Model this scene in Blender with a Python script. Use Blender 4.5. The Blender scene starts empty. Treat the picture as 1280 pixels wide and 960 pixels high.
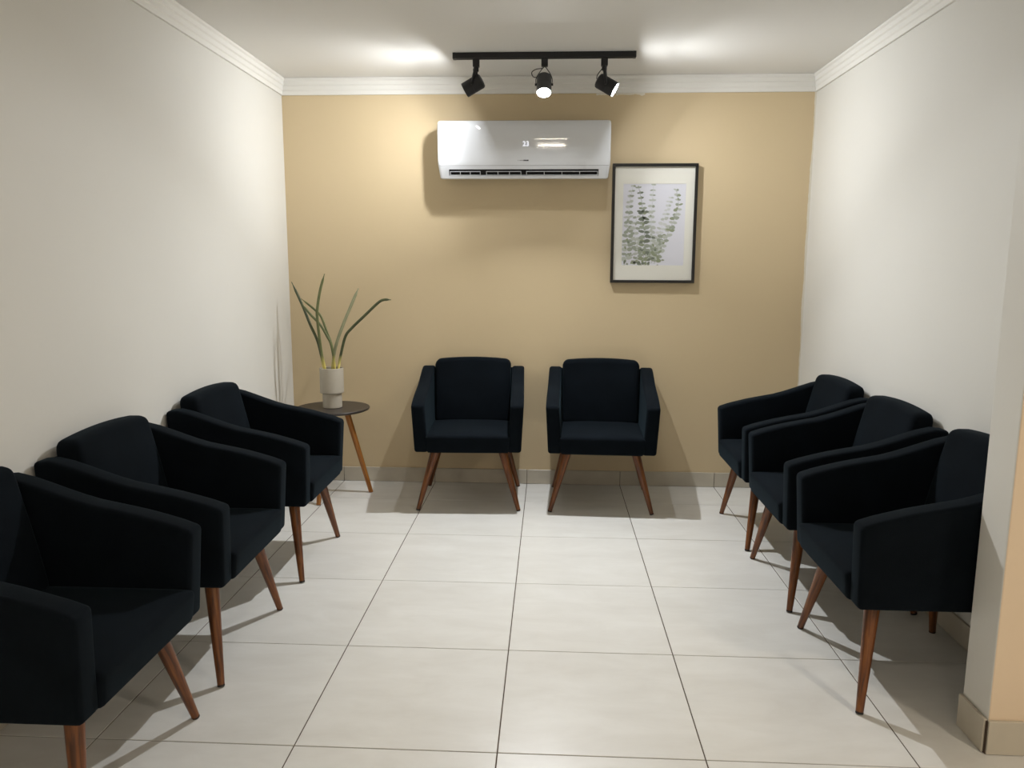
import bpy, bmesh, math, random
from mathutils import Vector, Matrix
random.seed(7)
SC = bpy.context.scene
COL = SC.collection

# ------------------------------------------------------------------ camera
PITCH, YAW, ROLL = -0.1537, -0.0497, 0.0039
CAM = Vector((0.1395, -4.8085, 1.3989))
_F = Vector((math.sin(YAW)*math.cos(PITCH), math.cos(YAW)*math.cos(PITCH), math.sin(PITCH)))
_R = _F.cross(Vector((0, 0, 1))).normalized()
_U = _R.cross(_F)
_R2 = _R*math.cos(ROLL) + _U*math.sin(ROLL)
_U2 = -_R*math.sin(ROLL) + _U*math.cos(ROLL)
cam_data = bpy.data.cameras.new('camera')
cam_data.sensor_width = 36.0
cam_data.lens = 953.86/1280*36.0
cam_data.clip_start = 0.02
cam = bpy.data.objects.new('camera', cam_data)
COL.objects.link(cam)
m3 = Matrix((_R2, _U2, -_F)).transposed()
cam.matrix_world = Matrix.Translation(CAM) @ m3.to_4x4()
SC.camera = cam

# ------------------------------------------------------------------ world, exposure
world = bpy.data.worlds.new('world')
SC.world = world
world.use_nodes = True
world.node_tree.nodes['Background'].inputs[0].default_value = (0.9, 0.85, 0.75, 1)
world.node_tree.nodes['Background'].inputs[1].default_value = 0.05
SC.view_settings.view_transform = 'Standard'
SC.view_settings.look = 'None'
SC.view_settings.gamma = 1
SC.view_settings.use_curve_mapping = False
SC.view_settings.exposure = 0.1
SPOT_W = 4.6        # beam power of the two outer track spots
SPOT_MID_W = 23.0   # beam power of the middle track spot
BULB_GLOW = 350.0   # radiance of the frosted bulb faces (wide spill)
PANEL_W = (3.5, 13.0, 36.0)   # power of the front-room tube fittings; the last is an added fill

# ------------------------------------------------------------------ dimensions
XL, XR = -1.519, 1.699          # side walls
ZC = 2.52                        # ceiling
ZB = 2.4224                      # underside of the cornice
YP0, YP1, XP = -2.566, -2.706, 1.42   # partition stub on the right
YEND, XEND = -7.5, 4.0

# ------------------------------------------------------------------ materials
MATS = {}
def srgb(r, g, b):
    f = lambda c: ((c/255+0.055)/1.055)**2.4 if c > 10 else c/255/12.92
    return (f(r), f(g), f(b), 1)

def mat(name, color, rough=0.5, metal=0.0, spec=0.5, bump=None, vary=None, sheen=None, coat=0.0, emit=None):
    m = bpy.data.materials.new(name); m.use_nodes = True
    nt = m.node_tree; b = nt.nodes['Principled BSDF']
    b.inputs['Base Color'].default_value = color
    b.inputs['Roughness'].default_value = rough
    b.inputs['Metallic'].default_value = metal
    b.inputs['Specular IOR Level'].default_value = spec
    b.inputs['Coat Weight'].default_value = coat
    tc = nt.nodes.new('ShaderNodeTexCoord')
    if sheen:
        b.inputs['Sheen Weight'].default_value = sheen[0]
        b.inputs['Sheen Roughness'].default_value = sheen[1]
        b.inputs['Sheen Tint'].default_value = sheen[2]
    if vary:      # (scale, amount): gentle colour mottling
        n = nt.nodes.new('ShaderNodeTexNoise'); n.inputs['Scale'].default_value = vary[0]; n.inputs['Detail'].default_value = 6
        nt.links.new(tc.outputs['Object'], n.inputs['Vector'])
        hs = nt.nodes.new('ShaderNodeHueSaturation'); hs.inputs['Color'].default_value = color
        mr = nt.nodes.new('ShaderNodeMapRange'); mr.inputs[1].default_value = .3; mr.inputs[2].default_value = .7
        mr.inputs[3].default_value = 1-vary[1]; mr.inputs[4].default_value = 1+vary[1]
        nt.links.new(n.outputs['Fac'], mr.inputs[0]); nt.links.new(mr.outputs[0], hs.inputs['Value'])
        nt.links.new(hs.outputs[0], b.inputs['Base Color'])
    if bump:      # (scale, strength)
        n2 = nt.nodes.new('ShaderNodeTexNoise'); n2.inputs['Scale'].default_value = bump[0]; n2.inputs['Detail'].default_value = 4
        nt.links.new(tc.outputs['Object'], n2.inputs['Vector'])
        bp = nt.nodes.new('ShaderNodeBump'); bp.inputs['Strength'].default_value = bump[1]; bp.inputs['Distance'].default_value = .002
        nt.links.new(n2.outputs['Fac'], bp.inputs['Height']); nt.links.new(bp.outputs[0], b.inputs['Normal'])
    if emit:
        b.inputs['Emission Color'].default_value = emit[0]; b.inputs['Emission Strength'].default_value = emit[1]
    MATS[name] = m
    return m

mat('white_paint', srgb(221, 219, 212), .55, spec=.35, bump=(60, .12), vary=(2.0, .012))
mat('ceiling_paint', srgb(230, 228, 223), .7, spec=.2, bump=(50, .1))
mat('cornice_paint', srgb(232, 230, 224), .5, spec=.3)
mat('grout', srgb(82, 68, 56), .9)
mat('skirting', srgb(192, 184, 168), .35, vary=(7, .07))
mat('fabric', (0.0036, 0.0056, 0.0082, 1), .95, spec=.08, bump=(450, .25), vary=(9, .18), sheen=(.034, .4, (.42, .72, .90, 1)))
mat('glide', (.006, .005, .005, 1), .6)
mat('black_metal', (.012, .012, .014, 1), .45, spec=.4)
mat('grey_metal', (.05, .05, .052, 1), .4, spec=.5)
mat('table_top', srgb(52, 46, 42), .38, spec=.5, vary=(20, .08))
mat('ceramic', srgb(186, 178, 162), .7, spec=.3, vary=(25, .03), bump=(120, .1))
mat('soil', srgb(46, 36, 26), 1.0, bump=(90, 1.0))
mat('plastic', srgb(222, 224, 227), .035, spec=.5)
mat('plastic_matt', srgb(222, 223, 222), .4, spec=.4)
mat('vent_dark', (.006, .006, .007, 1), .6)
mat('vane', srgb(196, 198, 200), .45)
mat('mark', srgb(40, 40, 44), .5)
mat('mark_light', srgb(150, 150, 152), .5)
mat('display', srgb(235, 238, 250), .4, emit=((.85, .88, 1, 1), .9))
mat('frame_black', (.01, .009, .009, 1), .35)
mat('mat_board', srgb(232, 230, 220), .9, spec=.1)
mat('print_paper', srgb(222, 222, 230), .9, spec=.1)
for i, c in enumerate(((118, 126, 112), (158, 164, 150), (188, 192, 184), (146, 154, 128), (206, 208, 206))):
    mat('print_green_%d' % i, srgb(*c), .9, spec=.1)
mat('bulb', (1, 1, 1, 1), .3, emit=((.945, .97, 1, 1), BULB_GLOW))
mat('tube', (1, 1, 1, 1), .3, emit=((1, .90, .76, 1), 25))
mat('fixture_white', srgb(235, 235, 232), .4)

def tan_wall():
    m = bpy.data.materials.new('tan_paint'); m.use_nodes = True
    nt = m.node_tree; N = nt.nodes; Lk = nt.links; b = N['Principled BSDF']
    b.inputs['Roughness'].default_value = .5; b.inputs['Specular IOR Level'].default_value = .35
    tc = N.new('ShaderNodeTexCoord'); sx = N.new('ShaderNodeSeparateXYZ'); Lk.new(tc.outputs['Object'], sx.inputs[0])
    def math_(op, a, c=None, clamp=False):
        n = N.new('ShaderNodeMath'); n.operation = op; n.use_clamp = clamp
        for i, v in enumerate((a, c)):
            if v is None: continue
            if isinstance(v, (int, float)): n.inputs[i].default_value = v
            else: Lk.new(v, n.inputs[i])
        return n.outputs[0]
    nz = N.new('ShaderNodeTexNoise'); nz.inputs['Scale'].default_value = 3.2; nz.inputs['Detail'].default_value = 5; nz.inputs['Roughness'].default_value = .65
    Lk.new(tc.outputs['Object'], nz.inputs['Vector'])
    nf = N.new('ShaderNodeTexNoise'); nf.inputs['Scale'].default_value = 26; nf.inputs['Detail'].default_value = 3
    mp = N.new('ShaderNodeMapping'); mp.inputs['Scale'].default_value = (1, 1, 2.2)
    Lk.new(tc.outputs['Object'], mp.inputs[0]); Lk.new(mp.outputs[0], nf.inputs['Vector'])
    # ragged right-hand paint edge
    edge = math_('SUBTRACT', XR + .008, math_('MULTIPLY', nz.outputs['Fac'], .036))
    right = math_('GREATER_THAN', sx.outputs[0], edge)
    # ragged white patches just under the cornice, right of the track
    a = math_('GREATER_THAN', sx.outputs[0], .40); c = math_('LESS_THAN', sx.outputs[0], .69)
    lim = math_('SUBTRACT', ZB + .012, math_('MULTIPLY', nf.outputs['Fac'], .042))
    top = math_('MULTIPLY', math_('MULTIPLY', a, c), math_('GREATER_THAN', sx.outputs[2], lim))
    mask = math_('MAXIMUM', right, top)
    cl = N.new('ShaderNodeTexNoise'); cl.inputs['Scale'].default_value = 1.3; cl.inputs['Detail'].default_value = 4
    Lk.new(tc.outputs['Object'], cl.inputs['Vector'])
    m1 = N.new('ShaderNodeMix'); m1.data_type = 'RGBA'
    m1.inputs[6].default_value = srgb(208, 188, 151); m1.inputs[7].default_value = srgb(215, 195, 159)
    Lk.new(cl.outputs['Fac'], m1.inputs[0])
    m2 = N.new('ShaderNodeMix'); m2.data_type = 'RGBA'; m2.inputs[7].default_value = srgb(228, 222, 208)
    Lk.new(mask, m2.inputs[0]); Lk.new(m1.outputs[2], m2.inputs[6]); Lk.new(m2.outputs[2], b.inputs['Base Color'])
    nb = N.new('ShaderNodeTexNoise'); nb.inputs['Scale'].default_value = 60
    Lk.new(tc.outputs['Object'], nb.inputs['Vector'])
    bp = N.new('ShaderNodeBump'); bp.inputs['Strength'].default_value = .12; bp.inputs['Distance'].default_value = .002
    Lk.new(nb.outputs['Fac'], bp.inputs['Height']); Lk.new(bp.outputs[0], b.inputs['Normal'])
    MATS['tan_paint'] = m
tan_wall()
mat('pink_tan_paint', srgb(228, 207, 180), .55, spec=.3, bump=(60, .12), vary=(2, .015))

def tile_mat():
    m = bpy.data.materials.new('floor_tile'); m.use_nodes = True
    nt = m.node_tree; N = nt.nodes; Lk = nt.links; b = N['Principled BSDF']
    tc = N.new('ShaderNodeTexCoord'); oi = N.new('ShaderNodeObjectInfo')
    off = N.new('ShaderNodeVectorMath'); off.operation = 'MULTIPLY_ADD'
    cmb = N.new('ShaderNodeCombineXYZ')
    for i in range(3): Lk.new(oi.outputs['Random'], cmb.inputs[i])
    off.inputs[1].default_value = (37, 19, 11)
    Lk.new(cmb.outputs[0], off.inputs[0]); Lk.new(tc.outputs['Object'], off.inputs[2])
    mp = N.new('ShaderNodeMapping'); mp.inputs['Scale'].default_value = (1.0, 2.6, 1.0); Lk.new(off.outputs[0], mp.inputs[0])
    n1 = N.new('ShaderNodeTexNoise'); n1.inputs['Scale'].default_value = 3.4; n1.inputs['Detail'].default_value = 9; n1.inputs['Roughness'].default_value = .62
    n1.inputs['Distortion'].default_value = .5
    Lk.new(mp.outputs[0], n1.inputs['Vector'])
    r = N.new('ShaderNodeValToRGB'); e = r.color_ramp.elements
    e[0].position = .30; e[0].color = srgb(212, 210, 204)
    e[1].position = .68; e[1].color = srgb(223, 222, 217)
    Lk.new(n1.outputs['Fac'], r.inputs[0]); Lk.new(r.outputs[0], b.inputs['Base Color'])
    mr = N.new('ShaderNodeMapRange'); mr.inputs[3].default_value = .24; mr.inputs[4].default_value = .36
    Lk.new(n1.outputs['Fac'], mr.inputs[0]); Lk.new(mr.outputs[0], b.inputs['Roughness'])
    b.inputs['Specular IOR Level'].default_value = .45
    MATS['floor_tile'] = m
tile_mat()

def wood_mat(name, c0, c1, c2):
    m = bpy.data.materials.new(name); m.use_nodes = True
    nt = m.node_tree; N = nt.nodes; Lk = nt.links; b = N['Principled BSDF']
    tc = N.new('ShaderNodeTexCoord'); oi = N.new('ShaderNodeObjectInfo')
    cmb = N.new('ShaderNodeCombineXYZ')
    for i in range(3): Lk.new(oi.outputs['Random'], cmb.inputs[i])
    off = N.new('ShaderNodeVectorMath'); off.operation = 'MULTIPLY_ADD'; off.inputs[1].default_value = (9, 7, 5)
    Lk.new(cmb.outputs[0], off.inputs[0]); Lk.new(tc.outputs['Object'], off.inputs[2])
    mp = N.new('ShaderNodeMapping'); mp.inputs['Scale'].default_value = (60, 60, 5); Lk.new(off.outputs[0], mp.inputs[0])
    n = N.new('ShaderNodeTexNoise'); n.inputs['Scale'].default_value = 1.6; n.inputs['Detail'].default_value = 6; n.inputs['Distortion'].default_value = .6
    Lk.new(mp.outputs[0], n.inputs['Vector'])
    r = N.new('ShaderNodeValToRGB'); e = r.color_ramp.elements
    e[0].position = .33; e[0].color = c0; e[1].position = .72; e[1].color = c2
    x = e.new(.5); x.color = c1
    Lk.new(n.outputs['Fac'], r.inputs[0]); Lk.new(r.outputs[0], b.inputs['Base Color'])
    b.inputs['Roughness'].default_value = .34; b.inputs['Specular IOR Level'].default_value = .5
    MATS[name] = m
wood_mat('leg_wood', srgb(72, 40, 20), srgb(108, 62, 29), srgb(136, 84, 39))
wood_mat('table_leg_wood', srgb(126, 76, 26), srgb(158, 100, 36), srgb(178, 118, 48))

def leaf_mat(name, dark, mid, pale):
    m = bpy.data.materials.new(name); m.use_nodes = True
    nt = m.node_tree; N = nt.nodes; Lk = nt.links; b = N['Principled BSDF']
    tc = N.new('ShaderNodeTexCoord'); sx = N.new('ShaderNodeSeparateXYZ'); Lk.new(tc.outputs['Object'], sx.inputs[0])
    n = N.new('ShaderNodeTexNoise'); n.inputs['Scale'].default_value = 22; n.inputs['Detail'].default_value = 5
    Lk.new(tc.outputs['Object'], n.inputs['Vector'])
    g = N.new('ShaderNodeMix'); g.data_type = 'RGBA'; g.inputs[6].default_value = dark; g.inputs[7].default_value = mid
    Lk.new(n.outputs['Fac'], g.inputs[0])
    mr = N.new('ShaderNodeMapRange'); mr.inputs[1].default_value = .255; mr.inputs[2].default_value = .320
    Lk.new(sx.outputs[2], mr.inputs[0])
    m2 = N.new('ShaderNodeMix'); m2.data_type = 'RGBA'; m2.inputs[6].default_value = pale
    Lk.new(mr.outputs[0], m2.inputs[0]); Lk.new(g.outputs[2], m2.inputs[7]); Lk.new(m2.outputs[2], b.inputs['Base Color'])
    b.inputs['Roughness'].default_value = .45
    MATS[name] = m
leaf_mat('leaf_dark', srgb(46, 54, 32), srgb(84, 92, 56), srgb(232, 218, 128))
leaf_mat('leaf_mid', srgb(70, 80, 44), srgb(118, 122, 78), srgb(222, 206, 112))
leaf_mat('leaf_pale', srgb(120, 124, 94), srgb(150, 148, 116), srgb(214, 204, 130))

def glazing():
    m = bpy.data.materials.new('glazing'); m.use_nodes = True
    nt = m.node_tree; N = nt.nodes
    for n in list(N): N.remove(n)
    o = N.new('ShaderNodeOutputMaterial'); mx = N.new('ShaderNodeMixShader'); t = N.new('ShaderNodeBsdfTransparent'); g = N.new('ShaderNodeBsdfGlossy')
    lw = N.new('ShaderNodeLayerWeight'); lw.inputs[0].default_value = .5
    pw = N.new('ShaderNodeMath'); pw.operation = 'POWER'; pw.inputs[1].default_value = 5
    nt.links.new(lw.outputs['Facing'], pw.inputs[0])
    f = N.new('ShaderNodeMath'); f.operation = 'MULTIPLY_ADD'; f.inputs[1].default_value = .4; f.inputs[2].default_value = .02
    nt.links.new(pw.outputs[0], f.inputs[0])
    g.inputs['Roughness'].default_value = .08
    nt.links.new(f.outputs[0], mx.inputs[0]); nt.links.new(t.outputs[0], mx.inputs[1]); nt.links.new(g.outputs[0], mx.inputs[2])
    nt.links.new(mx.outputs[0], o.inputs[0])
    MATS['glazing'] = m
glazing()

# ------------------------------------------------------------------ helpers
def link(o, parent=None):
    COL.objects.link(o)
    if parent is not None: o.parent = parent
    return o

def bake(me, bevel=0.0, seg=3, subsurf=0, smooth=True, angle=35, cutters=(), weighted=True):
    """apply modifiers to a mesh and hand back a plain mesh"""
    o = bpy.data.objects.new('bake_tmp', me); COL.objects.link(o)
    tmp = []
    for c in cutters:
        co = bpy.data.objects.new('bake_cut', c); COL.objects.link(co); tmp.append(co)
        md = o.modifiers.new('b', 'BOOLEAN'); md.object = co; md.operation = 'DIFFERENCE'; md.solver = 'EXACT'
    if bevel:
        md = o.modifiers.new('v', 'BEVEL'); md.width = bevel; md.segments = seg; md.use_clamp_overlap = False; md.limit_method = 'ANGLE'; md.angle_limit = math.radians(angle)
    if subsurf:
        md = o.modifiers.new('s', 'SUBSURF'); md.levels = subsurf; md.render_levels = subsurf
    if smooth:
        for p in me.polygons: p.use_smooth = True
        if weighted:
            md = o.modifiers.new('w', 'WEIGHTED_NORMAL'); md.keep_sharp = True
    bpy.context.view_layer.update()
    dg = bpy.context.evaluated_depsgraph_get()
    res = bpy.data.meshes.new_from_object(o.evaluated_get(dg), preserve_all_data_layers=True, depsgraph=dg)
    for t in tmp: bpy.data.objects.remove(t)
    bpy.data.objects.remove(o)
    return res

def to_mesh(name, bm):
    bmesh.ops.recalc_face_normals(bm, faces=bm.faces[:])
    me = bpy.data.meshes.new(name); bm.to_mesh(me); bm.free(); return me

def add_box(bm, x0, x1, y0, y1, z0, z1):
    v = [bm.verts.new((x, y, z)) for z in (z0, z1) for (x, y) in ((x0, y0), (x1, y0), (x1, y1), (x0, y1))]
    for f in ((0, 1, 2, 3), (4, 5, 6, 7), (0, 1, 5, 4), (1, 2, 6, 5), (2, 3, 7, 6), (3, 0, 4, 7)):
        bm.faces.new([v[i] for i in f])

def box_mesh(name, x0, x1, y0, y1, z0, z1, bevel=0, seg=2):
    bm = bmesh.new(); add_box(bm, x0, x1, y0, y1, z0, z1)
    me = to_mesh(name, bm)
    return bake(me, bevel, seg) if bevel else me

def add_frustum(bm, p0, p1, r0, r1, n=16, cap=True):
    p0, p1 = Vector(p0), Vector(p1); d = (p1-p0).normalized()
    a = d.cross(Vector((0, 0, 1)) if abs(d.z) < .9 else Vector((1, 0, 0))).normalized(); b = d.cross(a)
    rings = []
    for p, r in ((p0, r0), (p1, r1)):
        rings.append([bm.verts.new(p + a*r*math.cos(2*math.pi*i/n) + b*r*math.sin(2*math.pi*i/n)) for i in range(n)])
    for i in range(n):
        bm.faces.new((rings[0][i], rings[0][(i+1) % n], rings[1][(i+1) % n], rings[1][i]))
    if cap: bm.faces.new(rings[0][::-1]); bm.faces.new(rings[1])

def lathe_mesh(name, prof, n=48, cap0=True, cap1=True):
    """prof: list of (r, z)"""
    bm = bmesh.new(); rings = []
    for r, z in prof:
        rings.append([bm.verts.new((r*math.cos(2*math.pi*i/n), r*math.sin(2*math.pi*i/n), z)) for i in range(n)])
    for a, b in zip(rings, rings[1:]):
        for i in range(n): bm.faces.new((a[i], a[(i+1) % n], b[(i+1) % n], b[i]))
    if cap0: bm.faces.new(rings[0])
    if cap1: bm.faces.new(rings[-1])
    return to_mesh(name, bm)

def smooth_path(pts, k=8):
    P = [Vector(p) for p in pts]; P = [P[0]*2-P[1]] + P + [P[-1]*2-P[-2]]
    out = []
    for i in range(1, len(P)-2):
        for j in range(k):
            t = j/k
            out.append(.5*((2*P[i]) + (P[i+1]-P[i-1])*t + (2*P[i-1]-5*P[i]+4*P[i+1]-P[i+2])*t*t + (3*P[i]-P[i-1]-3*P[i+1]+P[i+2])*t**3))
    out.append(P[-2]); return out

def tube_mesh(name, pts, rad, n=10, flat=1.0, k=8):
    """rad: function of 0..1"""
    path = smooth_path(pts, k); bm = bmesh.new(); rings = []; up = Vector((0, 1, 0))
    for i, p in enumerate(path):
        d = (path[min(i+1, len(path)-1)] - path[max(i-1, 0)]).normalized()
        a = d.cross(up).normalized(); b = d.cross(a); r = rad(i/(len(path)-1))
        rings.append([bm.verts.new(p + a*r*math.cos(2*math.pi*j/n) + b*r*flat*math.sin(2*math.pi*j/n)) for j in range(n)])
    for a, b in zip(rings, rings[1:]):
        for i in range(n): bm.faces.new((a[i], a[(i+1) % n], b[(i+1) % n], b[i]))
    bm.faces.new(rings[0]); bm.faces.new(rings[-1])
    me = to_mesh(name, bm)
    for p in me.polygons: p.use_smooth = True
    return me

def obj(name, me, material=None, parent=None, loc=None):
    o = bpy.data.objects.new(name, me)
    if material:
        me.materials.clear(); me.materials.append(MATS[material])
    if loc is not None: o.location = loc
    return link(o, parent)

def thing(name, label, cat, loc=(0, 0, 0), rotz=0, group=None):
    o = bpy.data.objects.new(name, None); o.empty_display_size = .1
    o.location = loc; o.rotation_euler = (0, 0, rotz)
    o['label'] = label; o['category'] = cat
    if group: o['group'] = group
    return link(o)

def struct(name, me, material, label=None):
    o = obj(name, me, material); o['kind'] = 'structure'
    if label: o['label'] = label
    return o

def dup(root, loc, rotz, label):
    r = root.copy(); link(r); r.location = loc; r.rotation_euler = (0, 0, rotz); r['label'] = label
    for ch in list(root.children):
        c = ch.copy(); link(c); c.parent = r
        for g in list(ch.children):
            d = g.copy(); link(d); d.parent = c
    return r

# ------------------------------------------------------------------ the room shell
T = .12
struct('wall_back', box_mesh('wall_back', XL-T, XR+T, 0, T, -.05, ZC), 'tan_paint', 'tan painted end wall')
struct('wall_left', box_mesh('wall_left', XL-T, XL, YEND, 0, -.05, ZC), 'white_paint', 'long off-white wall behind the left row of armchairs')
struct('wall_right', box_mesh('wall_right', XR, XR+T, YP0, 0, -.05, ZC), 'white_paint', 'off-white wall behind the right row of armchairs')
bm = bmesh.new(); add_box(bm, XP, XEND, YP1, YP0, -.05, ZC)
part_me = bake(to_mesh('wall_partition', bm), .006, 2)
o = struct('wall_partition', part_me, 'white_paint', 'end of partition wall with white reveal and tan front')
part_me.materials.append(MATS['pink_tan_paint'])
for p in part_me.polygons:
    if p.normal.y < -.8: p.material_index = 1
struct('wall_far_right', box_mesh('wall_far_right', XEND, XEND+T, YEND, YP0, -.05, ZC), 'white_paint')
struct('wall_front', box_mesh('wall_front', XL-T, XEND+T, YEND-T, YEND, -.05, ZC), 'white_paint')
struct('ceiling', box_mesh('ceiling', XL-T, XEND+T, YEND-T, T, ZC, ZC+.1), 'ceiling_paint', 'plain white plaster ceiling')

# floor: a dark grout bed with every tile laid on it
floor = struct('floor', box_mesh('floor', XL-T, XEND+T, YEND-T, T, -.06, -.0022), 'grout', 'pale stone-look tiled floor with thin dark joints')
tile_cache = {}
def tile_mesh(w, d):
    k = (round(w, 3), round(d, 3))
    if k not in tile_cache:
        bm = bmesh.new(); c = .0009
        lv = []
        for z, i in ((-.008, 0), (-.0009, 0), (0, c)):
            lv.append([bm.verts.new((x, y, z)) for x, y in ((-w/2+i, -d/2+i), (w/2-i, -d/2+i), (w/2-i, d/2-i), (-w/2+i, d/2-i))])
        for a, b in zip(lv, lv[1:]):
            for i in range(4): bm.faces.new((a[i], a[(i+1) % 4], b[(i+1) % 4], b[i]))
        bm.faces.new(lv[-1]); bm.faces.new(lv[0])
        me = to_mesh('tile', bm); me.materials.append(MATS['floor_tile']); tile_cache[k] = me
    return tile_cache[k]
xs = [XL, -1.2, -.6, 0, .6, 1.2, 1.8, 2.4, 3.0, 3.6, XEND]
ys = [0, -.385] + [-.985-.6*i for i in range(11)] + [YEND]
JX, JY = .0038, .0034
for i in range(len(xs)-1):
    for j in range(len(ys)-1):
        x0, x1, y1, y0 = xs[i], xs[i+1], ys[j], ys[j+1]
        if y1 > YP0+.01 and y0 > YP0-.2:            # the bay itself
            x1 = min(x1, XR)
        if x0 >= XR and y1 > YP1:
            y1 = YP1
        if x1-x0 < .03 or y1-y0 < .03: continue
        me = tile_mesh(x1-x0-JX, y1-y0-JY)
        obj('tile', me, None, floor, ((x0+x1)/2, (y0+y1)/2, random.uniform(-.0003, 0)))

# tiled skirting
SKH = .094
sk_cache = {}
def skirting(name, p0, p1, inward, cuts, label, h=SKH, material='skirting'):
    """p0->p1 along one axis; inward = unit vector into the room; cuts = positions along the axis of the joints"""
    p0, p1, inn = Vector(p0), Vector(p1), Vector(inward)
    ax = 0 if abs(p1.x-p0.x) > abs(p1.y-p0.y) else 1
    lo, hi = min(p0[ax], p1[ax]), max(p0[ax], p1[ax])
    def pr(a, b, t0, t1, z0, z1, nm):
        if ax == 0:
            ya, yb = sorted((p0.y+inn.y*t0, p0.y+inn.y*t1)); return box_mesh(nm, a, b, ya, yb, z0, z1)
        xa, xb = sorted((p0.x+inn.x*t0, p0.x+inn.x*t1)); return box_mesh(nm, xa, xb, a, b, z0, z1)
    base = struct(name, pr(lo, hi, 0, .006, 0, h-.004, name), 'grout', label)
    c = [lo] + sorted(x for x in cuts if lo+.02 < x < hi-.02) + [hi]
    for a, b in zip(c, c[1:]):
        me = pr(a+.0016, b-.0016, .001, .0115, .0015, h, 'skirting_tile')
        me = bake(me, .0012, 1, smooth=False)
        obj('skirting_tile', me, material, base)
    return base
skirting('baseboard_back', (XL, 0, 0), (XR, 0, 0), (0, -1, 0), xs[1:6], 'grey tile skirting along the tan wall')
skirting('baseboard_left', (XL, YEND, 0), (XL, -.0125, 0), (1, 0, 0), ys, 'grey tile skirting behind the left row of armchairs')
skirting('baseboard_right', (XR, YP0, 0), (XR, -.0125, 0), (-1, 0, 0), ys, 'grey tile skirting behind the right row of armchairs')
skirting('baseboard_reveal', (XP, YP1, 0), (XP, YP0, 0), (-1, 0, 0), [], 'grey tile skirting on the partition reveal', .105)
skirting('baseboard_partition', (XP-.004, YP1, 0), (XEND, YP1, 0), (0, -1, 0), xs[6:], 'beige tile skirting on the partition front', .105)

# cornice: stepped profile run along three walls, mitred
CP = [(0, ZB), (.010, ZB), (.012, ZB+.003), (.012, ZB+.024), (.017, ZB+.030), (.017, ZB+.052), (.024, ZB+.058), (.024, ZB+.079), (.032, ZB+.086), (.034, ZC-.001), (0, ZC-.001)]
def cornice(name, f0, f1, label):
    bm = bmesh.new()
    a = [bm.verts.new(f0(d, z)) for d, z in CP]; b = [bm.verts.new(f1(d, z)) for d, z in CP]
    n = len(CP)
    for i in range(n): bm.faces.new((a[i], a[(i+1) % n], b[(i+1) % n], b[i]))
    bm.faces.new(a); bm.faces.new(b)
    struct(name, bake(to_mesh(name, bm), .0015, 2), 'cornice_paint', label)
cornice('trim_1', lambda d, z: (XL+d, -d, z), lambda d, z: (XR-d, -d, z), 'white stepped cornice above the tan wall')
cornice('trim_2', lambda d, z: (XL+d, -d, z), lambda d, z: (XL+d, YEND, z), 'white stepped cornice along the left wall')
cornice('trim_3', lambda d, z: (XR-d, -d, z), lambda d, z: (XR-d, YP0, z), 'white stepped cornice along the right wall')

# ------------------------------------------------------------------ armchair
HW_T, HW_B, ARM = .318, .303, .076      # half widths at arm top and at the bottom, arm thickness
YF, YB = -.305, .303                    # front and back
BZ = .350
TOP = [(0, .622), (.05, .640), (.14, .665), (.22, .682), (.30, .697), (.37, .717), (.44, .742), (.50, .763), (.55, .776), (.58, .778), (.608, .772)]
def arm_mesh(s):
    pr = []
    for k in range(13):
        d = .608*k/12
        for (d0, z0), (d1, z1) in zip(TOP, TOP[1:]):
            if d0-1e-9 <= d <= d1+1e-9:
                pr.append(Vector((0, YF+d, z0+(z1-z0)*(d-d0)/(d1-d0)))); break
    bm = bmesh.new(); cols = []
    n = len(pr)
    for i, p in enumerate(pr):
        row = []
        for t in (0, .5, 1):                                   # bottom, middle, top
            z = BZ + (p.z-BZ)*t
            k = (z-BZ)/(.63-BZ)
            xo = HW_B + (HW_T-HW_B)*min(k, 1.1)
            y = p.y
            if i == 0: y += .014*(1-t)                       # front edge leans in towards the bottom
            if i == n-1: y -= .018*(1-t)
            row.append((bm.verts.new((s*xo, y, z)), bm.verts.new((s*(xo-ARM), y, z))))
        cols.append(row)
    for a, b in zip(cols, cols[1:]):
        for t in range(2):
            for k in range(2): bm.faces.new((a[t][k], b[t][k], b[t+1][k], a[t+1][k]))
        bm.faces.new((a[2][0], b[2][0], b[2][1], a[2][1])); bm.faces.new((a[0][0], b[0][0], b[0][1], a[0][1]))
    for c in (cols[0], cols[-1]):
        for t in range(2): bm.faces.new((c[t][0], c[t+1][0], c[t+1][1], c[t][1]))
    return bake(to_mesh('armrest', bm), .0145, 4, angle=40, weighted=False)

def pillow_mesh(name, nx, nz, fn, bevel, seg=3):
    """closed block: fn(u, v, side) -> point, u,v in 0..1, side 0 = front, 1 = back"""
    bm = bmesh.new(); g = [[[bm.verts.new(fn(i/nx, j/nz, s)) for j in range(nz+1)] for i in range(nx+1)] for s in (0, 1)]
    for s in (0, 1):
        for i in range(nx):
            for j in range(nz): bm.faces.new((g[s][i][j], g[s][i+1][j], g[s][i+1][j+1], g[s][i][j+1]))
    for i in range(nx):
        for j in (0, nz): bm.faces.new((g[0][i][j], g[0][i+1][j], g[1][i+1][j], g[1][i][j]))
    for j in range(nz):
        for i in (0, nx): bm.faces.new((g[0][i][j], g[0][i][j+1], g[1][i][j+1], g[1][i][j]))
    return bake(to_mesh(name, bm), bevel, seg, angle=50, weighted=False)

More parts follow.
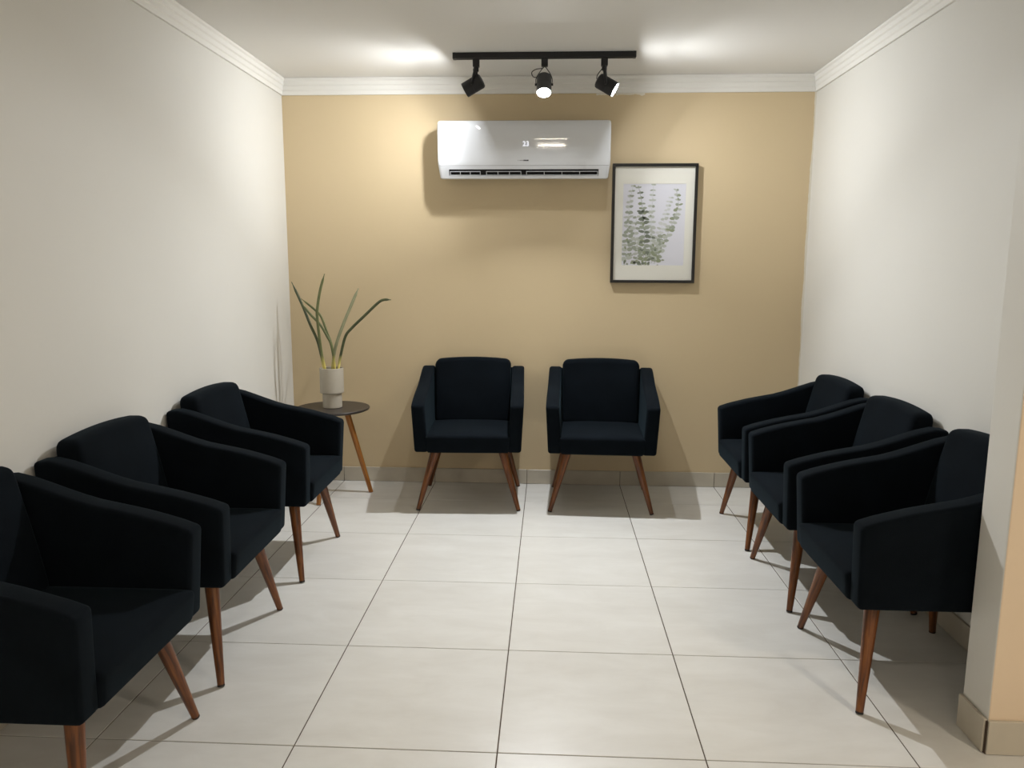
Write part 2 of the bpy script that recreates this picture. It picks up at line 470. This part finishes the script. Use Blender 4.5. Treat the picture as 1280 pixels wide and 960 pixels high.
SW = .2405      # half width between the arms
def seat_fn(u, v, s):      # u across, v front to back, s: 0 top, 1 bottom
    x = -SW + 2*SW*u; y = YF-.007 + (.170-YF+.007)*v
    if s == 0:
        crown = (1-(2*u-1)**4)*(1-(2*min(v, .9)-1)**6)
        return (x, y - (.0 if v > 0 else .0), .450 + .014*crown)
    return (x*.985, y + (.012 if v == 0 else 0), BZ+.001)
def back_fn(u, v, s):      # u across, v bottom to top
    z = .440 + .381*v
    arch = .014*(1-(2*u-1)**2)*v
    w = SW-.004 - .004*(1-v) - (.010 if v > .97 else 0)
    x = (-1+2*u)*w
    if s == 0:
        return (x, .118 + .086*v - .016*(1-(2*u-1)**4)*math.sin(math.pi*min(v+.1, 1)) , z+arch)
    return (x, .268 + .018*v, z + arch*.9)

def leg_mesh():
    n = 20; prof = [(.0120, 0), (.0120, .004), (.0248, .338), (.0250, .352)]
    me = lathe_mesh('leg', prof, n)
    for p in me.polygons: p.use_smooth = len(p.vertices) == 4
    return me

def make_chair(label):
    t = thing('armchair', label, 'armchair', group='dark upholstered armchairs of the waiting room')
    obj('seat', pillow_mesh('seat', 12, 12, seat_fn, .017, 4), 'fabric', t)
    obj('backrest', pillow_mesh('backrest', 12, 12, back_fn, .024, 4), 'fabric', t)
    bm = bmesh.new(); add_box(bm, -.296, .296, .262, YB-.002, BZ+.004, .765)
    obj('back_panel', bake(to_mesh('back_panel', bm), .010, 3), 'fabric', t)
    bm = bmesh.new(); add_box(bm, -.228, .228, -.28, .264, BZ-.004, BZ+.05)
    obj('seat_base', bake(to_mesh('seat_base', bm), .004, 2), 'fabric', t)
    obj('armrest', arm_mesh(-1), 'fabric', t); obj('armrest', arm_mesh(1), 'fabric', t)
    lm = leg_mesh(); gm = lathe_mesh('foot_glide', [(.0105, -.003), (.0122, -.002), (.0122, .003), (.012, .004)], 16)
    for sx in (-1, 1):
        for foot, top in (((.290, YF+.047), (.193, YF+.104)), ((.284, YF+.548), (.193, YF+.490))):
            f = Vector((sx*foot[0], foot[1], .004)); tp = Vector((sx*top[0], top[1], BZ))
            d = tp-f
            l = obj('leg', lm, 'leg_wood', t, f)
            l.rotation_mode = 'QUATERNION'; l.rotation_quaternion = Vector((0, 0, 1)).rotation_difference(d)
            l.scale = (1, 1, d.length/.352)
            obj('foot_glide', gm, 'glide', l)
    return t

CH = [  # x, y, rotation, label
 (-.330, -.322, .035, 'black armchair against the tan wall under the air conditioner, beside the plant table'),
 (.448, -.326, -.035, 'black armchair against the tan wall below the framed botanical print'),
 (XL+.004+.305, -1.342, math.pi/2, 'black armchair by the left wall nearest the small round plant table'),
 (XL+.004+.305, -2.198, math.pi/2+.01, 'middle black armchair of the row along the left wall'),
 (XL+.004+.305, -2.955, math.pi/2, 'black armchair nearest the viewer on the left, cut by the photo edge'),
 (XR-.004-.305, -.835, -math.pi/2, 'black armchair by the right wall closest to the tan wall'),
 (XR-.004-.305, -1.516, -math.pi/2, 'middle black armchair of the row along the right wall'),
 (XR-.004-.305, -2.236, -math.pi/2, 'black armchair at the right, partly hidden behind the partition end'),
]
x, y, r, lab = CH[0]
chair0 = make_chair(lab); chair0.location = (x, y, 0); chair0.rotation_euler = (0, 0, r)
for x, y, r, lab in CH[1:]: dup(chair0, (x, y, 0), r, lab)

# ------------------------------------------------------------------ side table
TX, TY, TZ, TR = -1.172, -.318, .548, .222
t = thing('side_table', 'small round dark-topped side table on splayed wooden legs in the corner', 'table', (TX, TY, 0))
obj('table_top', bake(lathe_mesh('table_top', [(TR-.016, TZ-.018), (TR-.003, TZ-.012), (TR, TZ-.006), (TR-.002, TZ-.001), (TR-.006, TZ)], 72), 0, smooth=True), 'table_top', t)
obj('apron_plate', bake(lathe_mesh('apron_plate', [(.12, TZ-.030), (.125, TZ-.0185)], 40), 0, smooth=False), 'table_leg_wood', t)
tl = lathe_mesh('leg', [(.0125, 0), (.0135, .004), (.0185, .52), (.0185, .54)], 20)
for p in tl.polygons: p.use_smooth = len(p.vertices) == 4
for a in (17, -101, 137):
    a = math.radians(a); u = Vector((math.cos(a), math.sin(a), 0))
    f = u*.217; tp = u*.080 + Vector((0, 0, TZ-.022)); d = tp-f
    l = obj('leg', tl, 'table_leg_wood', t, f)
    l.rotation_mode = 'QUATERNION'; l.rotation_quaternion = Vector((0, 0, 1)).rotation_difference(d); l.scale = (1, 1, d.length/.54)

# ------------------------------------------------------------------ potted plant
t = thing('potted_plant', 'snake plant with thin upright leaves in a beige stepped pot on the side table', 'plant', (TX, TY, TZ))
pot = [(.054, 0), (.0575, .003), (.0575, .087), (.069, .091), (.0705, .095), (.0705, .238), (.069, .241), (.0655, .241), (.064, .238), (.064, .215)]
me = lathe_mesh('pot', pot, 56, True, False); obj('pot', bake(me, .0012, 2, angle=30), 'ceramic', t)
obj('soil', lathe_mesh('soil', [(.0645, .214), (.0645, .222), (.03, .226), (.004, .227)], 32), 'soil', t)
LEAVES = [  # points relative to the pot base, radius, flatness, material
 ([(-.042, .00, .215), (-.050, .00, .262), (-.080, .01, .395), (-.125, .02, .495), (-.175, .04, .610), (-.243, .06, .750)], .0080, .8, 'leaf_dark'),
 ([(-.028, -.03, .215), (-.033, -.035, .262), (-.048, -.04, .355), (-.060, -.05, .545), (-.055, -.05, .615), (-.040, -.04, .705), (-.014, -.03, .800)], .0080, .8, 'leaf_mid'),
 ([(.010, .02, .215), (.010, .02, .270), (.000, .025, .370), (-.030, .03, .455), (-.065, .04, .545), (-.110, .05, .590), (-.188, .06, .650)], .0065, .7, 'leaf_mid'),
 ([(.024, -.01, .215), (.022, -.01, .270), (.006, -.01, .380), (-.018, -.005, .430), (-.060, .0, .500), (-.120, .01, .560), (-.172, .02, .622)], .0070, .7, 'leaf_mid'),
 ([(-.004, .035, .215), (.000, .035, .260), (.018, .05, .370), (.060, .08, .500), (.100, .11, .605), (.142, .14, .712)], .0088, .6, 'leaf_pale'),
 ([(.042, -.005, .215), (.048, .0, .262), (.060, .0, .320), (.088, .01, .428), (.128, .015, .480), (.208, .02, .556), (.286, .03, .630), (.322, .03, .648), (.364, .03, .648)], .0078, .75, 'leaf_dark'),
]
for pts, r, fl, mm in LEAVES:
    obj('leaf', tube_mesh('leaf', pts, lambda q, r=r: r*(.92+.16*math.sin(math.pi*q))*max(.35, min(1, (1-q)*14)), 12, fl), mm, t)

# ------------------------------------------------------------------ air conditioner
AX0, AX1 = -.532, .479
t = thing('air_conditioner', 'white glossy split air conditioner mounted high on the tan wall', 'air conditioner', (0, 0, 0))
def ac_section(sc_in, x):
    """outline (y,z) of the unit, shrunk by sc_in at the ends"""
    s = sc_in
    return [(x, 0, 1.925+s), (x, -.160+s, 1.906+s), (x, -.174+s, 1.909+s), (x, -.200+s, 1.968+s), (x, -.2015+s, 1.976+s),
            (x, -.2035+s, 1.982+s), (x, -.2058+s, 2.02), (x, -.2081+s, 2.07), (x, -.2104+s, 2.12), (x, -.2127+s, 2.17-s*.5), (x, -.2115+s, 2.200-s), (x, -.206+s, 2.220-s), (x, -.194+s, 2.233-s), (x, -.165+s, 2.241-s), (x, 0, 2.242-s)]
def ac_body():
    bm = bmesh.new(); rows = []
    R_ = .018
    ends = [(R_, 0), (R_*.55, .10), (R_*.18, .42), (0, 1.0)]
    xs_ = [AX0 + q*R_ for _, q in ends] + [-.25, 0, .25] + [AX1 - q*R_ for _, q in ends[::-1]]
    ss = [a*.55 for a, _ in ends] + [0, 0, 0] + [a*.55 for a, _ in ends[::-1]]
    for x, s in zip(xs_, ss):
        row = []
        for (px, py, pz) in ac_section(s, x):
            # ends of the lower part slope inwards a little
            k = max(0, (2.0-pz)/.1); c = (AX0+AX1)/2
            row.append(bm.verts.new((c+(px-c)*(1-.022*k), py, pz)))
        rows.append(row)
    n = len(rows[0])
    for a, b in zip(rows, rows[1:]):
        for i in range(n): bm.faces.new((a[i], a[(i+1) % n], b[(i+1) % n], b[i]))
    bm.faces.new(rows[0]); bm.faces.new(rows[-1])
    return to_mesh('body', bm)
# outlet slot cut into the sloping lower face
n_l = Vector((0, -.059, -.026)).normalized()          # outward normal of the sloping face (approx.)
e_l = Vector((0, -.026, .059)).normalized()           # up along the face
c_l = Vector((0, -.187, 1.9385))
def slot_block(name, x0, x1, u0, u1, d0, d1):
    bm = bmesh.new(); v = []
    for d in (d0, d1):
        for x, u in ((x0, u0), (x1, u0), (x1, u1), (x0, u1)):
            v.append(bm.verts.new(c_l + Vector((x, 0, 0)) + e_l*u + n_l*d))
    for f in ((0, 1, 2, 3), (4, 5, 6, 7), (0, 1, 5, 4), (1, 2, 6, 5), (2, 3, 7, 6), (3, 0, 4, 7)): bm.faces.new([v[i] for i in f])
    return to_mesh(name, bm)
SX0, SX1 = -.468, .412
body = bake(ac_body(), 0, smooth=True, weighted=False, cutters=[slot_block('cut', SX0, SX1, -.018, .022, -.045, .03)])
body.set_sharp_from_angle(angle=math.radians(28))
obj('body', body, 'plastic', t)
obj('outlet_recess', slot_block('outlet_recess', SX0-.001, SX1+.001, -.019, .023, -.046, -.028), 'vent_dark', t)
# three vane groups, each a framed grille of thin slats
for gx0, gx1, nv in ((SX0+.008, SX0+.185, 3), (SX0+.222, SX0+.425, 3), (SX0+.458, SX1-.006, 4)):
    fr = obj('louver', slot_block('louver', gx0, gx1, -.0165, -.0130, -.012, .0005), 'vane', t)
    obj('louver_blade', slot_block('louver_blade', gx0, gx1, .0065, .0090, -.008, -.001), 'vane', fr)
    for k in range(nv+1):
        x = gx0 + (gx1-gx0)*k/nv
        obj('vane', slot_block('vane', x-.0017, x+.0017, -.0160, .0088, -.008, -.0012), 'vane', fr)
# seam between front panel and lower part
obj('panel_seam', box_mesh('panel_seam', AX0+.010, AX1-.010, -.2030, -.195, 1.9785, 1.9805), 'mark_light', t)
# temperature figures behind the panel
def text_mesh(s, size):
    cu = bpy.data.curves.new('txt', 'FONT'); cu.body = s; cu.size = size; cu.align_x = 'CENTER'; cu.extrude = .0004; cu.space_character = 1.0
    o = bpy.data.objects.new('txt_tmp', cu); COL.objects.link(o); bpy.context.view_layer.update()
    dg = bpy.context.evaluated_depsgraph_get(); me = bpy.data.meshes.new_from_object(o.evaluated_get(dg), depsgraph=dg)
    bpy.data.objects.remove(o); return me
d = obj('temperature_display', text_mesh('23', .038), 'display', t, (-.014, -.2107, 2.088)); d.rotation_euler = (math.pi/2, 0, 0)
# tiny printed maker's mark: a row of strokes
bm = bmesh.new()
for x0, x1 in ((-.060, -.057), (-.050, -.044), (-.042, -.036), (-.034, -.029)): add_box(bm, x0, x1, -.2062, -.2045, 2.005, 2.010)
obj('printed_mark', to_mesh('printed_mark', bm), 'mark_light', t)
bm = bmesh.new()
for x0, x1 in ((-.027, -.020), (-.018, -.0095), (-.008, .002)): add_box(bm, x0, x1, -.2062, -.2045, 2.004, 2.011)
obj('printed_mark', to_mesh('printed_mark', bm), 'mark', t)

# ------------------------------------------------------------------ framed print
FX0, FX1, FZ0, FZ1, FW, FD = .506, 1.019, 1.298, 2.011, .017, .032
t = thing('framed_print', 'black-framed print of pale eucalyptus sprigs with wide white mat', 'picture', ((FX0+FX1)/2, -.004, FZ0))
def lp(x0, x1, y0, y1, z0, z1): return (x0-(FX0+FX1)/2, x1-(FX0+FX1)/2, y0, y1, z0-FZ0, z1-FZ0)
for a in ((FX0, FX1, -FD, 0, FZ1-FW, FZ1), (FX0, FX1, -FD, 0, FZ0, FZ0+FW), (FX0, FX0+FW, -FD, 0, FZ0+FW, FZ1-FW), (FX1-FW, FX1, -FD, 0, FZ0+FW, FZ1-FW)):
    obj('frame_rail', box_mesh('frame_rail', *lp(*a), bevel=.0015, seg=2), 'frame_black', t)
obj('backing_board', box_mesh('backing_board', *lp(FX0+.004, FX1-.004, -.008, -.002, FZ0+.004, FZ1-.004)), 'mat_board', t)
PX0, PX1, PZ0, PZ1 = .574, .951, 1.405, 1.893         # print opening
for a in ((FX0+FW, FX1-FW, PZ1, FZ1-FW), (FX0+FW, FX1-FW, FZ0+FW, PZ0), (FX0+FW, PX0, PZ0, PZ1), (PX1, FX1-FW, PZ0, PZ1)):
    obj('mat_board', box_mesh('mat_board', *lp(a[0], a[1], -.016, -.012, a[2], a[3])), 'mat_board', t)
pr = obj('print', box_mesh('print', *lp(PX0-.004, PX1+.004, -.0135, -.0105, PZ0-.004, PZ1+.004)), 'print_paper', t)
obj('glazing', box_mesh('glazing', *lp(FX0+FW, FX1-FW, -.0225, -.0205, FZ0+FW, FZ1-FW)), 'glazing', t)
# printed sprigs, flat shapes in five inks
rnd = random.Random(3)
pm = bpy.data.meshes.new('sprigs'); bm = bmesh.new()
def ppt(u, v): return (PX0+(PX1-PX0)*u-(FX0+FX1)/2, PZ0+(PZ1-PZ0)*(1-v)-FZ0)
def pleaf(u, v, ang, L, W, mi, lay):
    x, z = ppt(u, v); n = 8; vs = []
    for i in range(n):
        a = 2*math.pi*i/n
        px = L*(.5+.5*math.cos(a)); pz = W*.5*math.sin(a)*(1.1-.25*math.cos(a))
        X = x+px*math.cos(ang)-pz*math.sin(ang); Z = z+px*math.sin(ang)+pz*math.cos(ang)
        lx, hx = PX0-(FX0+FX1)/2, PX1-(FX0+FX1)/2
        vs.append(bm.verts.new((min(max(X, lx), hx), -.01355-.00002*lay, min(max(Z, PZ0-FZ0), PZ1-FZ0))))
    f = bm.faces.new(vs); f.material_index = mi
def pstem(u0, v0, u1, v1, w, mi, lay):
    x0, z0 = ppt(u0, v0); x1, z1 = ppt(u1, v1); d = Vector((x1-x0, z1-z0)).normalized()*w/2
    q = [(x0-d.y, z0+d.x), (x0+d.y, z0-d.x), (x1+d.y, z1-d.x), (x1-d.y, z1+d.x)]
    f = bm.faces.new([bm.verts.new((a, -.01355-.00002*lay, b)) for a, b in q]); f.material_index = mi
def sprig(pts, inks, size, lay, step=.052):
    P = [((x-195)/425, (y-210)/545) for x, y in pts]
    seg = []
    for a, b in zip(P, P[1:]):
        pstem(a[0], a[1], b[0], b[1], .0018, inks[0], lay)
        n = max(1, int(math.hypot(b[0]-a[0], b[1]-a[1])/step))
        for k in range(n):
            q = k/n; u, v = a[0]+(b[0]-a[0])*q, a[1]+(b[1]-a[1])*q
            grow = .55+.6*min(1, v*1.5)
            for s in (0, 1):
                ang = rnd.uniform(-.35, .35) + (math.pi if s else 0)
                pleaf(u, v, ang, size*grow*rnd.uniform(.8, 1.15), size*grow*rnd.uniform(.42, .72), rnd.choice(inks), lay+rnd.randint(0, 3))
            if rnd.random() < .5: pleaf(u, v, math.pi/2*rnd.choice((-1, 1))+rnd.uniform(-.5, .5), size*.6*grow, size*.45*grow, rnd.choice(inks), lay+4)
sprig([(520, 300), (490, 410), (460, 510), (430, 600), (410, 700)], (4, 4, 2), .027, 1)
sprig([(400, 215), (395, 320), (390, 430), (395, 560), (380, 740)], (2, 2, 1), .029, 5)
sprig([(262, 222), (240, 330), (235, 430), (235, 560), (225, 740)], (2, 1, 1), .032, 10)
sprig([(290, 430), (280, 540), (300, 640), (310, 740)], (2, 1), .029, 14)
sprig([(555, 250), (575, 350), (550, 440), (515, 520), (480, 590), (440, 690), (420, 745)], (1, 3, 2), .031, 18)
sprig([(300, 235), (325, 340), (335, 440), (350, 560), (345, 740)], (0, 1, 3), .032, 22)
sprig([(470, 560), (430, 640), (400, 740)], (3, 1, 2), .025, 26)
for k in range(70):
    x = rnd.uniform(215, 470); y = 750 - rnd.random()**1.6*170
    pleaf((x-195)/425, (y-210)/545, rnd.uniform(0, 6.28), rnd.uniform(.014, .028), rnd.uniform(.007, .016), rnd.choice((0, 1, 1, 2, 3, 3)), 30+k % 5)
for (x, y) in ((320, 395), (345, 395), (330, 440), (350, 440), (395, 565), (340, 595), (330, 745), (395, 710), (520, 515)):
    for k in range(2): pleaf((x-195)/425, (y-210)/545, rnd.uniform(-.5, .5)+math.pi*k, .026, .014, 0 if y != 515 else 3, 38)
for f in bm.faces:
    f.normal_update()
    if f.normal.y > 0: f.normal_flip()
bm.to_mesh(pm); bm.free()
for i in range(5): pm.materials.append(MATS['print_green_%d' % i])
obj('printed_sprigs', pm, None, pr)

# ------------------------------------------------------------------ track and spotlights
TRY, TRZ = -.528, ZC
trk = thing('lighting_track', 'slim black lighting track fixed to the ceiling before the tan wall', 'track', (.090, TRY, TRZ))
bm = bmesh.new(); add_box(bm, -.482, .482, -.0175, .0175, -.030, -.0005)
cut = box_mesh('cut', -.47, .47, -.006, .006, -.05, -.012)
obj('rail', bake(to_mesh('rail', bm), .0012, 1, smooth=False, cutters=[cut]), 'black_metal', trk)
for x0 in (-.487, .470): obj('end_cap', box_mesh('end_cap', x0, x0+.017, -.0183, .0183, -.0312, 0, bevel=.002), 'black_metal', trk)

def spot(x, head, axis, label, power, yoke_x, mid=False):
    """x: place on the track; head: centre of the drum; axis: where it points"""
    base = Vector((x, TRY, TRZ-.0315)); head = Vector(head); ax = Vector(axis).normalized()
    t = thing('track_spotlight', label, 'spotlight', base, 0, 'spotlights on the ceiling track')
    h = head-base
    obj('adapter', box_mesh('adapter', -.0175, .0175, -.0165, .0165, -.040, 0, bevel=.003), 'black_metal', t)
    Q = Vector((0, 0, 1)).rotation_difference(ax)
    Ld, Rd = .108, .0395
    prof = [(.012, -Ld/2-.002), (.030, -Ld/2), (.0375, -Ld/2+.005), (Rd, -Ld/2+.012), (Rd, .004), (Rd-.0012, .0045), (Rd-.0012, .0075), (Rd, .008), (Rd, Ld/2-.001), (Rd-.001, Ld/2), (Rd-.0035, Ld/2), (Rd-.0035, Ld/2-.006)]
    hm = lathe_mesh('lamp_head', prof, 40, True, True)
    hm = bake(hm, 0, smooth=True, weighted=False); hm.set_sharp_from_angle(angle=math.radians(35))
    hd = obj('lamp_head', hm, 'black_metal' if not mid else 'grey_metal', t, h); hd.rotation_mode = 'QUATERNION'; hd.rotation_quaternion = Q
    bm_ = lathe_mesh('bulb_face', [(Rd-.0040, Ld/2-.0055), (Rd-.0045, Ld/2-.0028), (.030, Ld/2-.0012), (.012, Ld/2-.0006)], 32)
    obj('bulb_face', bm_, 'bulb', hd)
    # yoke: a thin flat bracket from the adapter to both sides of the drum
    side = ax.cross(Vector((0, 0, 1))).normalized()
    p_top = Vector((0, 0, -.040))
    for s in (-1, 1):
        piv = h + side*s*(Rd+.003)
        shoulder = p_top + (piv-p_top)*.28 + side*s*.014 + Vector((0, 0, -.004))
        if mid:
            obj('yoke_arm', tube_mesh('yoke_arm', [p_top + Vector((0, 0, .004)), shoulder, piv + Vector((0, 0, .03)), piv], lambda q: .0022, 8, 1.0, 6), 'black_metal', t)
        else:
            bm = bmesh.new(); add_frustum(bm, p_top+side*s*.010, piv+(p_top-piv)*.02, .0085, .0075, 10)
            obj('yoke_arm', to_mesh('yoke_arm', bm), 'black_metal', t)
        bm = bmesh.new(); add_frustum(bm, piv-side*s*.004, piv+side*s*.006, .0065, .0065, 14)
        obj('pivot_knob', to_mesh('pivot_knob', bm), 'black_metal', t)
    if not mid:
        bm = bmesh.new(); add_frustum(bm, (0, 0, -.038), (0, 0, -.062), .0135, .0135, 16)
        obj('swivel', to_mesh('swivel', bm), 'black_metal', t)
    back = h - ax*Ld/2
    if mid: pts = [(0, 0, -.038), (-.012, -.012, -.052), (-.045, -.012, -.056), (-.068, -.004, -.070), (-.060, .006, -.090), (-.036, .010, -.092), back]
    else:
        o_ = Vector((-.020, -.012, 0))
        pts = [(-.006, -.006, -.040), Vector((-.010, -.012, -.058))+o_*.2, (back+Vector((0, 0, -.060)))/2+o_*.9, back+o_*.3+Vector((0, 0, .008)), back]
    obj('cable', tube_mesh('cable', pts, lambda q: .0023, 8, 1.0, 8), 'black_metal', t)
    # the lamp's own light, at the face of the bulb
    ld = bpy.data.lights.new('spot_light', 'AREA'); ld.shape = 'DISK'; ld.size = .030 if mid else .045; ld.energy = power; ld.spread = math.radians(132 if mid else 128)
    ld.color = (.945, .97, 1)
    lo = bpy.data.objects.new('spot_light', ld); lo.parent = t
    lo.location = h + ax*(Ld/2+.002); lo.rotation_mode = 'QUATERNION'; lo.rotation_quaternion = Vector((0, 0, -1)).rotation_difference(ax)
    COL.objects.link(lo)
    return t
spot(-.272, (-.287, TRY, 2.356), (-.85, .10, -.45), 'black track spotlight at the left end, turned towards the left wall', SPOT_W, 0)
spot(.094, (.092, TRY-.022, 2.352), (.0, -.48, -.88), 'middle track spotlight, tilted towards the viewer with glowing bulb face', SPOT_MID_W, 0, True)
spot(.411, (.424, TRY, 2.353), (.84, -.13, -.50), 'black track spotlight at the right end, turned towards the right wall', SPOT_W, 0)

# ------------------------------------------------------------------ ceiling fittings of the front room (behind the viewer), plus an added side fill
def tube_fitting(x, y, power, label):
    t = thing('ceiling_light', label, 'ceiling light', (x, y, ZC), 0, 'tube fittings in the front room')
    obj('housing', box_mesh('housing', -.20, .20, -.04, .04, -.045, 0, bevel=.006), 'fixture_white', t)
    for e in (-1, 1):
        obj('lamp_holder', box_mesh('lamp_holder', e*.187-.010, e*.187+.010, -.014, .014, -.078, -.044, bevel=.002), 'fixture_white', t)
    bm = bmesh.new(); add_frustum(bm, (-.18, 0, -.062), (.18, 0, -.062), .013, .013, 16)
    obj('tube', to_mesh('tube', bm), 'tube', t)
    ld = bpy.data.lights.new('tube_light', 'AREA'); ld.shape = 'RECTANGLE'; ld.size = .36; ld.size_y = .024; ld.energy = power; ld.color = (1, .88, .74)
    lo = bpy.data.objects.new('tube_light', ld); lo.parent = t; lo.location = (0, 0, -.080); COL.objects.link(lo)
tube_fitting(.12, -4.45, PANEL_W[0], 'short white tube fitting on the ceiling nearest the bay')
tube_fitting(.12, -6.4, PANEL_W[1], 'short white tube fitting on the ceiling by the front wall')
tube_fitting(2.6, -4.9, PANEL_W[2], 'unseen tube fitting added over the side area to brighten the partition front')  # added fill light, not a known fitting: brightens the partition front
